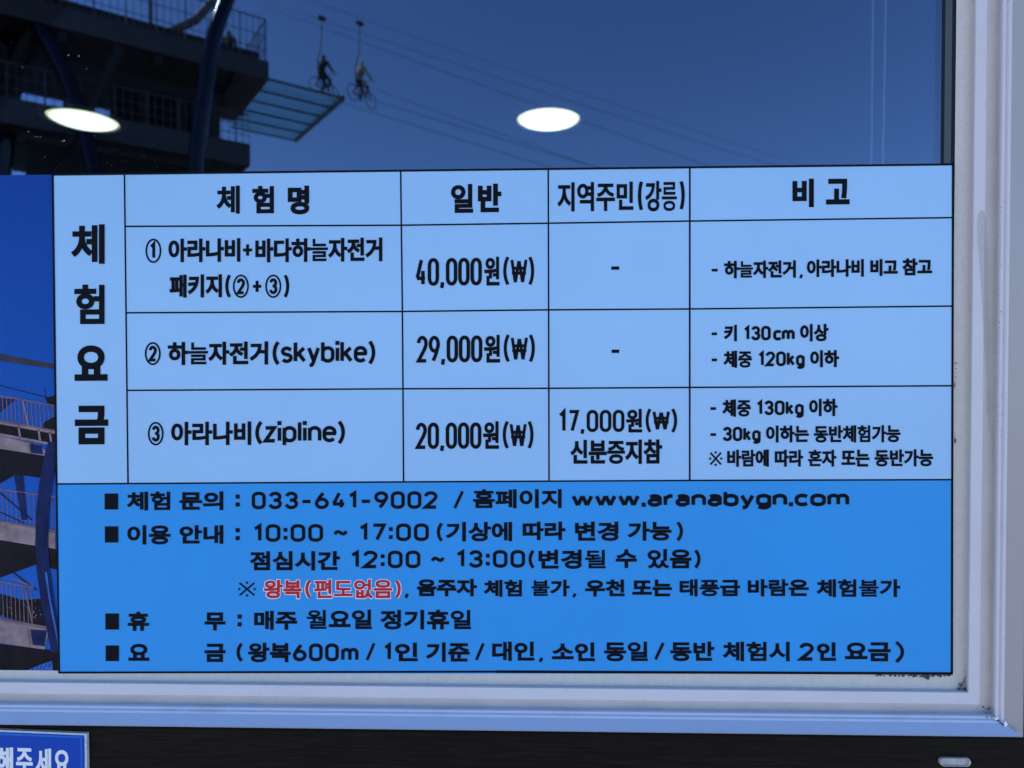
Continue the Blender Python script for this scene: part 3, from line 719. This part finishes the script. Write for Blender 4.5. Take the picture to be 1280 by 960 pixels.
art([(38, 554), (52, 557), (54, 568), (38, 566)], 4, 5); aline((36, 555), (38, 566), 1.5, 3, 6)
art([(XL0, 549), (0, 561), (66, 572), (70, 590), (50, 597), (20, 593), (0, 604), (XL0, 622)], 1, 4)
art([(17, 592), (29, 594), (34, 650), (27, 650)], 4, 3)
railing(612, .13, 42, XL0, 69, 5.6, 2); aline((0, 616), (40, 650), 1.4, 1, 3); aline((0, 640), (30, 654), 1.2, 1, 3)
art([(XL0, 640), (0, 652), (69, 666), (69, 686), (0, 675), (XL0, 663)], 2, 4)
aline((XL0, 639), (70, 664), 2.0, 3, 5); aline((18, 664), (18.5, 672), 1, 3, 5); aline((22, 665), (22.5, 674), 1, 3, 5)
art([(XL0, 663), (0, 675), (71, 687), (71, 712), (44, 706), (0, 722), (XL0, 744)], 1, 4)
railing(727, .18, 46, XL0, 42, 5.2, 2); aline((17, 716), (46, 738), 1.6, 1, 3); aline((14, 722), (42, 733), 1.4, 3, 3); aline((31, 733), (40, 778), 2.0, 3, 4)
art([(0, 742), (28, 750), (56, 748), (66, 790), (40, 780), (0, 770)], 1, 1)
for i in range(26): art([(x_ := random.uniform(0, 55), y_ := random.uniform(745, 775)), (x_ + 2, y_ + .4), (x_ + 1.6, y_ + 2)], random.choice([2, 3, 5]), 5)
art([(XL0, 762), (0, 774), (60, 783), (61, 788), (56, 812), (0, 804), (XL0, 794)], 2, 4)
aline((XL0, 761), (61, 786), 2.4, 3, 6)
art([(38, 787), (58, 788), (56, 808), (41, 806)], 4, 6); aline((35, 787), (38, 806), 2.2, 3, 7)
art([(XL0, 794), (0, 805), (72, 814), (73, 840), (XL0, 837)], 1, 5)
art([(34, 837.8), (50, 831), (65, 826), (66, 838)], 5, 6)
for i in range(5): aline((40 + i * 5, 838 - i), (43 + i * 5, 830), .8, 1, 7)
pp = [(69, 552), (63, 575), (58, 605), (54, 640), (53, 680), (55, 715), (60, 750), (67, 785), (73, 815)]
for i in range(len(pp) - 1):
    (ax, ay), (bx, by) = pp[i], pp[i + 1]
    art([(ax - 9, ay), (min(ax + 7, 71), ay), (min(bx + 7, 72.4), by), (bx - 9, by)], 4, 8)
    art([(ax + 1, ay), (min(ax + 3.5, 71), ay), (min(bx + 3.5, 72.4), by), (bx + 1, by)], 5 if i > 4 else 4, 9)
aline((68.5, 218.5), (73.4, 839), 1.6, 2, 10)
poster = b.build('photo_poster', PM, normals=False)
tag(poster, 'narrow photo poster of a steel lookout under deep blue sky, left of the price board', 'poster')

# ---------------------------------------------------------------- dark panel under the window with its slot cover
lz = CP[18].z
wall = empty('wall_panel', (0.2, 0.0, 0.4), 'dark brown wood-grain panel below the white window frame', 'wall panel')
b = MB(); b.box(-1.6, -0.016, 0.3, 1.2, 0.05, lz + 0.002); b.build('board', M['wood'], wall)
b = MB(); b.box(-1.6, -0.0185, lz - 0.0105, 1.2, -0.0162, lz - 0.0015); b.build('dark_strip', M['dark'], wall)  # near-black strip painted in as the shadow band beneath the sill
def capsule(px0, py0, px1, py1, y, d, m, name, parent, inset=0.0):
    a, c = P(px0, py0, y), P(px1, py1, y)
    h = (a.z - c.z) / 2 - inset; w = (c.x - a.x) / 2 - inset; cx, cz = (a.x + c.x) / 2, (a.z + c.z) / 2
    out = []
    for s_, k in ((1, 90), (-1, 270)):
        for i in range(13):
            g = R(k - 180 * i / 12)
            out.append((cx + s_ * (w - h) + h * math.cos(g), cz + h * math.sin(g)))
    b = MB(); n = len(out)
    f = lambda q, yy, k: Vector((cx + (q[0] - cx) * k, yy, cz + (q[1] - cz) * k))
    for i in range(n):
        p, q = out[i], out[(i + 1) % n]
        b.face([f(p, y, 1), f(q, y, 1), f(q, y - d, .96), f(p, y - d, .96)])
        b.face([f(p, y - d, .96), f(q, y - d, .96), f(q, y - d, .86), f(p, y - d, .86)])
        b.face([f(p, y - d, .86), f(q, y - d, .86), f(q, y - d * .4, .82), f(p, y - d * .4, .82)])
    b.face([f(p, y - d * .4, .82) for p in out])
    return b.build(name, m, parent, normals=True)
slot = capsule(1172.5, 945.5, 1212.3, 956.8, -0.0165, 0.003, M['steel'], 'slot_cover', wall)
b = MB()
pts = [(1180, 949.5), (1190, 950.5), (1203, 948.6), (1207, 951), (1196, 952.4), (1184, 952)]
b.face([P(x, y, -0.0182) for x, y in pts])
b.face([P(x, y, -0.0182) for x, y in ((1203.5, 946.9), (1208.5, 948), (1210, 951.5), (1206.5, 955.3), (1205, 954.6), (1207, 951))])
b.build('dark_patch', M['soffit'], slot, normals=False)  # flat dark patches drawn inside the slot cover

# ---------------------------------------------------------------- small blue notice, lower left
YN = -0.0206
c = P(50, 990, YN)
note = empty('blue_notice', (c.x, YN, c.z), 'small deep blue notice with white Korean lettering in a clear acrylic edge', 'sign')
def nbox(name, q, yf, yb, m):
    a = [P(x, y, yf) for x, y in q]; d_ = [Vector((p.x, yb, p.z)) for p in a]
    b = MB(); b.face(a); b.face(d_[::-1])
    for i in range(4): b.face([a[i], d_[i], d_[(i + 1) % 4], a[(i + 1) % 4]])
    return b.build(name, m, note)
nbox('acrylic_backing', [(-120, 907.5), (108.0, 917.2), (110.4, 1075), (-120, 1075)], YN, YN + 0.0044, M['acryl'])
nbox('blue_face', [(-119, 910.8), (104.8, 919.8), (106.8, 1074), (-119, 1074)], YN - 0.001, YN - 0.0003, M['notice'])
b = MB()
for (p, q, w) in (((-119, 912.8), (104.4, 921.6), 2.6), ((101.5, 922), (104, 1070), 2.2)):
    L = math.hypot(q[0] - p[0], q[1] - p[1]); nx, ny = -(q[1] - p[1]) / L * w / 2, (q[0] - p[0]) / L * w / 2
    b.face([P(p[0] + nx, p[1] + ny, YN - .0013), P(q[0] + nx, q[1] + ny, YN - .0013), P(q[0] - nx, q[1] - ny, YN - .0013), P(p[0] - nx, p[1] - ny, YN - .0013)])
b.build('inner_border', M['notice_line'], note, normals=False)
lettering('text_line', [('해', -5, 934, 16.5, 967, 5.0), ('주', 20, 935, 41, 969, 4.6), ('세', 44.5, 935.5, 64, 970, 4.6), ('요', 67, 937.5, 87.5, 968, 4.6)], note, M['white_ink'], YN - .0016, slope=0.03)

# ---------------------------------------------------------------- outside world, mirrored in the glass (built as it stands, y < 0)
HD = CAM.z + 12.0
A, Q0 = PZ(336, 101, HD), PZ(90, 39, HD)
u = (A - Q0); u.z = 0; u.normalize()
v = Vector((-u.y, u.x, 0))
if (PZ(280, 150, HD) - A).dot(v) < 0: v = -v
def loc(px, py): 
    q = PZ(px, py, HD) - A; return q.dot(u), q.dot(v)
aB, bB = loc(428, 124); aC, bC = loc(355, 174); aD, bD = loc(283, 150)
DEP = bD
tower = empty('lookout_tower', (A.x, -A.y, 0), 'dark steel lookout tower with railed decks and glass platform, mirrored in the window glass', 'tower')
def tb(name, m): 
    o = tb.b.build(name, m, tower, flip=True); tb.b = MB(); return o
tb.b = MB()
LFT = -19.0
def TO(a0, a1, b0, b1, z0, z1): tb.b.obox(A, u, v, a0, a1, b0, b1, z0, z1)
# upper deck
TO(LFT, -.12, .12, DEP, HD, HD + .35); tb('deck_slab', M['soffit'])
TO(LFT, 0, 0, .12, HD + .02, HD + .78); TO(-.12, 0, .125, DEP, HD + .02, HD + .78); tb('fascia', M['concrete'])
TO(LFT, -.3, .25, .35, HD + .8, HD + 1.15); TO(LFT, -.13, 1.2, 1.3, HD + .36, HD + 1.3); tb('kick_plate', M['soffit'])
def rail_run(p0, p1, h, n, name='railing', thick=.03):
    bb = MB()
    for f in (1.0, .62, .3): bb.tube([p0 + Vector((0, 0, h * f)), p1 + Vector((0, 0, h * f))], thick * (1 if f == 1 else .55), 6)
    for i in range(n + 1):
        q = p0.lerp(p1, i / n); bb.tube([q, q + Vector((0, 0, h))], thick if i % 4 == 0 else thick * .45, 5)
    return bb.build(name, M['rail'], tower, flip=True)
def at(a, b_, z): return A + u * a + v * b_ + Vector((0, 0, z - A.z))
rail_run(at(LFT, .1, HD + .75), at(-.1, .1, HD + .75), 1.75, 76)
rail_run(at(-.1, .1, HD + .75), at(-.1, DEP, HD + .75), 1.75, 16)
rail_run(at(LFT, DEP, HD + .35), at(-.1, DEP, HD + .35), 1.9, 60)
for a in (-15, -11.2, -7.4, -3.6):
    bb = MB(); bb.tube([at(a, DEP - .3, HD + .3), at(a, DEP - .3, HD + 5.5)], .09, 8)
    bb.build('roof_post', M['rail'], tower, flip=True)
bb = MB(); bb.tube([at(-4.6, .8, HD + .4), at(-2.6, .8, HD + 2.0), at(-1.0, 1.0, HD + 4.4)], .16, 8); bb.build('brace', M['rail'], tower, flip=True)
bb = MB(); bb.tube([at(-9.6, .8, HD + .4), at(-7.8, 1.0, HD + 4.8)], .2, 8); bb.build('brace', M['rail'], tower, flip=True)
# glass platform
bb = MB(); bb.obox(A, u, v, 0.02, aB, .0, max(bC, bB), HD + .10, HD + .16); bb.build('glass_floor', M['deck_glass'], tower, flip=True)
bb = MB()
for k in range(6):
    y_ = max(bC, bB) * k / 5.0
    bb.obox(A, u, v, .02, aB, y_ - .035, y_ + .035, HD + .02, HD + .09)
bb.obox(A, u, v, aB, aB + .09, -.06, max(bC, bB) + .05, HD - .04, HD + .17)
bb.build('platform_frame', M['concrete'], tower, flip=True)
# soffit beams, core under the deck and the lower storey
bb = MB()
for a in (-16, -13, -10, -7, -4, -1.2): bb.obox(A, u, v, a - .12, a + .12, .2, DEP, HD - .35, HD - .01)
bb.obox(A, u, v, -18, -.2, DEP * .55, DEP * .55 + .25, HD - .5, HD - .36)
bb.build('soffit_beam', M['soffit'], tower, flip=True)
HL = HD - 3.35                                      # lower deck
TO(-5.5, -1.6, 1.3, 1.5, HL + .7, HD - .52); TO(-2.2, -1.6, 1.51, DEP + 1.5, HL + .7, HD - .52); TO(-6.95, -6.5, 1.3, 1.5, HL + .7, HD - 2.02); TO(-8.9, -8.25, 1.3, 1.5, HL + .7, HD - 2.02); TO(-13, -10.6, 1.3, 1.5, HL + .7, HD - 2.02)
TO(LFT, -5.51, 1.3, 1.5, HD - 2.0, HD - .53)
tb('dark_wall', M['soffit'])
for a, w_ in ((-4.9, .9), (-3.7, .9), (-2.5, .9)):
    bb = MB(); bb.obox(A, u, v, a - w_ / 2, a + w_ / 2, 1.22, 1.29, HL + 1.0, HD - 1.0); bb.build('window_panel', M['dark'], tower, flip=True)
LR = -0.75
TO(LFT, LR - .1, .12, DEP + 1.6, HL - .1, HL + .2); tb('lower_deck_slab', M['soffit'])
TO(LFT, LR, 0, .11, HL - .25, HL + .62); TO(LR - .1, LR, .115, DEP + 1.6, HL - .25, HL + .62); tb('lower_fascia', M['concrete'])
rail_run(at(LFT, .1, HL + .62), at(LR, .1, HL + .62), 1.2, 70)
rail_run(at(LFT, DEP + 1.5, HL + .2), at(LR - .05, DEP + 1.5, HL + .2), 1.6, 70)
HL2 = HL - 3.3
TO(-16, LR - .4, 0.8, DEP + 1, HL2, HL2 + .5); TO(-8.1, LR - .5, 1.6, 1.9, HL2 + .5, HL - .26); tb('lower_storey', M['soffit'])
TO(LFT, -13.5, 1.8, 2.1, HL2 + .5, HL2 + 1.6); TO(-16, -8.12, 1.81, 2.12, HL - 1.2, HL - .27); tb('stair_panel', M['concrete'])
# curved navy pipes standing in front of the decks
def pipe(pts, r, depth):
    bb = MB(); q = []
    P3 = [P(q_[0], q_[1], depth + (q_[2] if len(q_) > 2 else 0)) for q_ in pts]
    for i in range(len(P3) - 1):
        p0, p1, p2, p3 = P3[max(i - 1, 0)], P3[i], P3[i + 1], P3[min(i + 2, len(P3) - 1)]
        for k in range(6):
            t = k / 6
            q.append(.5 * ((2 * p1) + (p2 - p0) * t + (2 * p0 - 5 * p1 + 4 * p2 - p3) * t * t + (3 * p1 - p0 - 3 * p2 + p3) * t ** 3))
    q.append(P3[-1])
    q.append(Vector((q[-1].x - .2, q[-1].y, 0)))
    bb.tube(q, r, 16); return bb.build('steel_pipe', M['bluepipe'], tower, flip=True, smooth=True)
pipe([(345, -130, 1.1), (308, -60, .62), (283, 0, .24), (269, 40, .03), (261, 80), (254, 130), (247, 180), (241, 240)], .26, 22)
pipe([(-20, -110), (22, -20), (52, 38), (72, 75), (90, 115), (106, 165), (116, 210), (124, 260)], .25, 22)
pipe([(-60, -60), (-10, 20), (22, 62), (12, 120), (2, 200), (-4, 260)], .34, 22.6)
bb = MB(); bb.tube([P(2, 118, 22.3), P(40, 40, 22.3), P(70, -30, 22.3)], .22, 8); bb.build('brace', M['soffit'], tower, flip=True)
bb = MB(); bb.tube([P(62, 226, 22.3), P(100, 160, 22.3), P(150, 60, 22.8)], .16, 8); bb.build('brace', M['soffit'], tower, flip=True)

# ---- cables, bikes and riders
cab = [((330, 8), (1000, 235), 26, .010), ((330, 2), (1000, 205), 27.5, .009), ((440, 118), (1000, 270), 26.5, .011), ((400, 120), (1000, 290), 25, .011), ((300, -30), (800, 130), 30, .008), ((470, 112), (900, 250), 28, .010)]
for i, (p, q, dep, r) in enumerate(cab):
    a, c = P(*p, dep), P(*q, dep + 6)
    e = c + (c - a) * 1.5
    bb = MB(); bb.tube([a.lerp(e, k / 12) + Vector((0, 0, -.5 * math.sin(math.pi * k / 12))) for k in range(13)], r, 6)
    tag(bb.build('cable', M['cable'], flip=True, smooth=True), 'thin taut steel cable running out from the mirrored lookout tower across the sky', 'cable', 'cables across the mirrored sky')

def skin_person(name, joints, edges, rad, mats, label, loc_, heading, scale=1.0):
    me = bpy.data.meshes.new(name)
    me.from_pydata([(x * scale, y * scale, z * scale) for x, y, z in joints], edges, [])
    o = bpy.data.objects.new(name, me); COL.objects.link(o)
    o.location = loc_; o.rotation_euler = (0, 0, heading)
    md = o.modifiers.new('skin', 'SKIN')
    for i, sv in enumerate(me.skin_vertices[0].data):
        sv.radius = (rad[i] * scale, rad[i] * scale); sv.use_root = (i == 0)
    ss = o.modifiers.new('sub', 'SUBSURF'); ss.levels = ss.render_levels = 2
    me.materials.append(mats)
    return tag(o, label, 'person')
# joints: 0 pelvis 1 chest 2 neck 3 head low 4 head top, arms 5-7 / 8-10, legs 11-13 / 14-16, feet 17 / 18
E_ = [(0, 1), (1, 2), (2, 3), (3, 4), (1, 5), (5, 6), (6, 7), (1, 8), (8, 9), (9, 10), (0, 11), (11, 12), (12, 13), (13, 17), (0, 14), (14, 15), (15, 16), (16, 18)]
RAD = [.15, .17, .07, .09, .10, .075, .055, .045, .075, .055, .045, .10, .075, .05, .10, .075, .05, .04, .04]
RIDE = [(0, 0, .95), (.06, 0, 1.35), (.10, 0, 1.52), (.12, 0, 1.60), (.13, 0, 1.74),
        (.10, .20, 1.40), (.30, .24, 1.18), (.52, .20, 1.12), (.10, -.20, 1.40), (.30, -.24, 1.18), (.52, -.20, 1.12),
        (.04, .10, .90), (.38, .11, .72), (.24, .10, .34), (.04, -.10, .90), (.34, -.11, .62), (.14, -.10, .26), (.36, .10, .30), (.26, -.10, .20)]
STAND = [(0, 0, .95), (.02, 0, 1.36), (.02, 0, 1.50), (.03, 0, 1.58), (.04, 0, 1.72),
         (.02, .20, 1.40), (.08, .25, 1.14), (.24, .22, 1.00), (.02, -.20, 1.40), (.08, -.25, 1.14), (.24, -.22, 1.00),
         (0, .10, .90), (.02, .11, .50), (0, .11, .08), (0, -.10, .90), (.02, -.11, .50), (0, -.11, .08), (.16, .12, .05), (.16, -.12, .05)]
def sky_bike(p, heading, label, plabel, jacket):
    o = empty('sky_bike', p, label, 'bicycle', 'bicycles riding the cable in the mirrored sky'); o.rotation_euler = (0, 0, heading)
    def part(fn, name, m):
        bb = MB(); fn(bb); ob = bb.build(name, m, None, smooth=True); ob.parent = o; return ob
    for x in (-.48, .52):
        w_ = part(lambda bb: bb.tube([(x + .31 * math.cos(g * math.pi / 12), 0, .33 + .31 * math.sin(g * math.pi / 12)) for g in range(24)], .02, 6, closed=True), 'wheel', M['tyre'])
    def fr(bb):
        for p_, q_ in (((-.48, 0, .33), (-.02, 0, .32)), ((-.02, 0, .32), (-.14, 0, .86)), ((-.48, 0, .33), (-.12, 0, .78)), ((-.12, 0, .78), (.38, 0, .80)), ((-.02, 0, .32), (.38, 0, .74)), ((.36, 0, .92), (.52, 0, .33))):
            bb.tube([p_, q_], .028, 6)
    part(fr, 'frame', M['tyre'])
    part(lambda bb: bb.tube([(.50, -.26, 1.06), (.38, -.1, 1.08), (.38, .1, 1.08), (.50, .26, 1.06)], .018, 6), 'handlebar', M['rail'])
    part(lambda bb: bb.tube([(-.26, 0, .87), (-.12, 0, .89), (.04, 0, .87)], [.10, .08, .035], 8), 'saddle', M['tyre'])
    part(lambda bb: bb.tube([(-.28, 0, .60), (-.34, 0, 1.4), (-.16, 0, 2.0), (-.10, 0, 3.2)], .03, 6), 'hanger_pole', M['rail'])
    part(lambda bb: bb.tube([(-.26, 0, 3.2), (.06, 0, 3.24)], .09, 8), 'pulley', M['tyre'])
    sx_, cx_ = math.sin(heading), math.cos(heading)
    skin_person('person', RIDE, E_, RAD, jacket, plabel, (p[0] - .14 * cx_, p[1] - .14 * sx_, p[2]), heading)
def mirror(q): return Vector((q.x, -q.y, q.z))
p1 = mirror(P(405, 121, 27.0)); p2 = mirror(P(452, 131, 26.0))
sky_bike(p1, R(-60), 'dark bicycle on the cable nearer the mirrored glass platform', 'person in a black jacket riding the bicycle nearer the mirrored platform', M['jacket'])
sky_bike(p2, R(-60), 'dark bicycle on the cable farthest from the mirrored tower', 'person in a grey patterned jacket riding the bicycle farther from the mirrored tower', M['plaid'])
ps = mirror(at(-1.3, 1.0, HD + .36))
skin_person('person', STAND, E_, RAD, M['jacket'], 'person in dark clothes standing on the mirrored tower deck behind its railing', ps, R(-100))
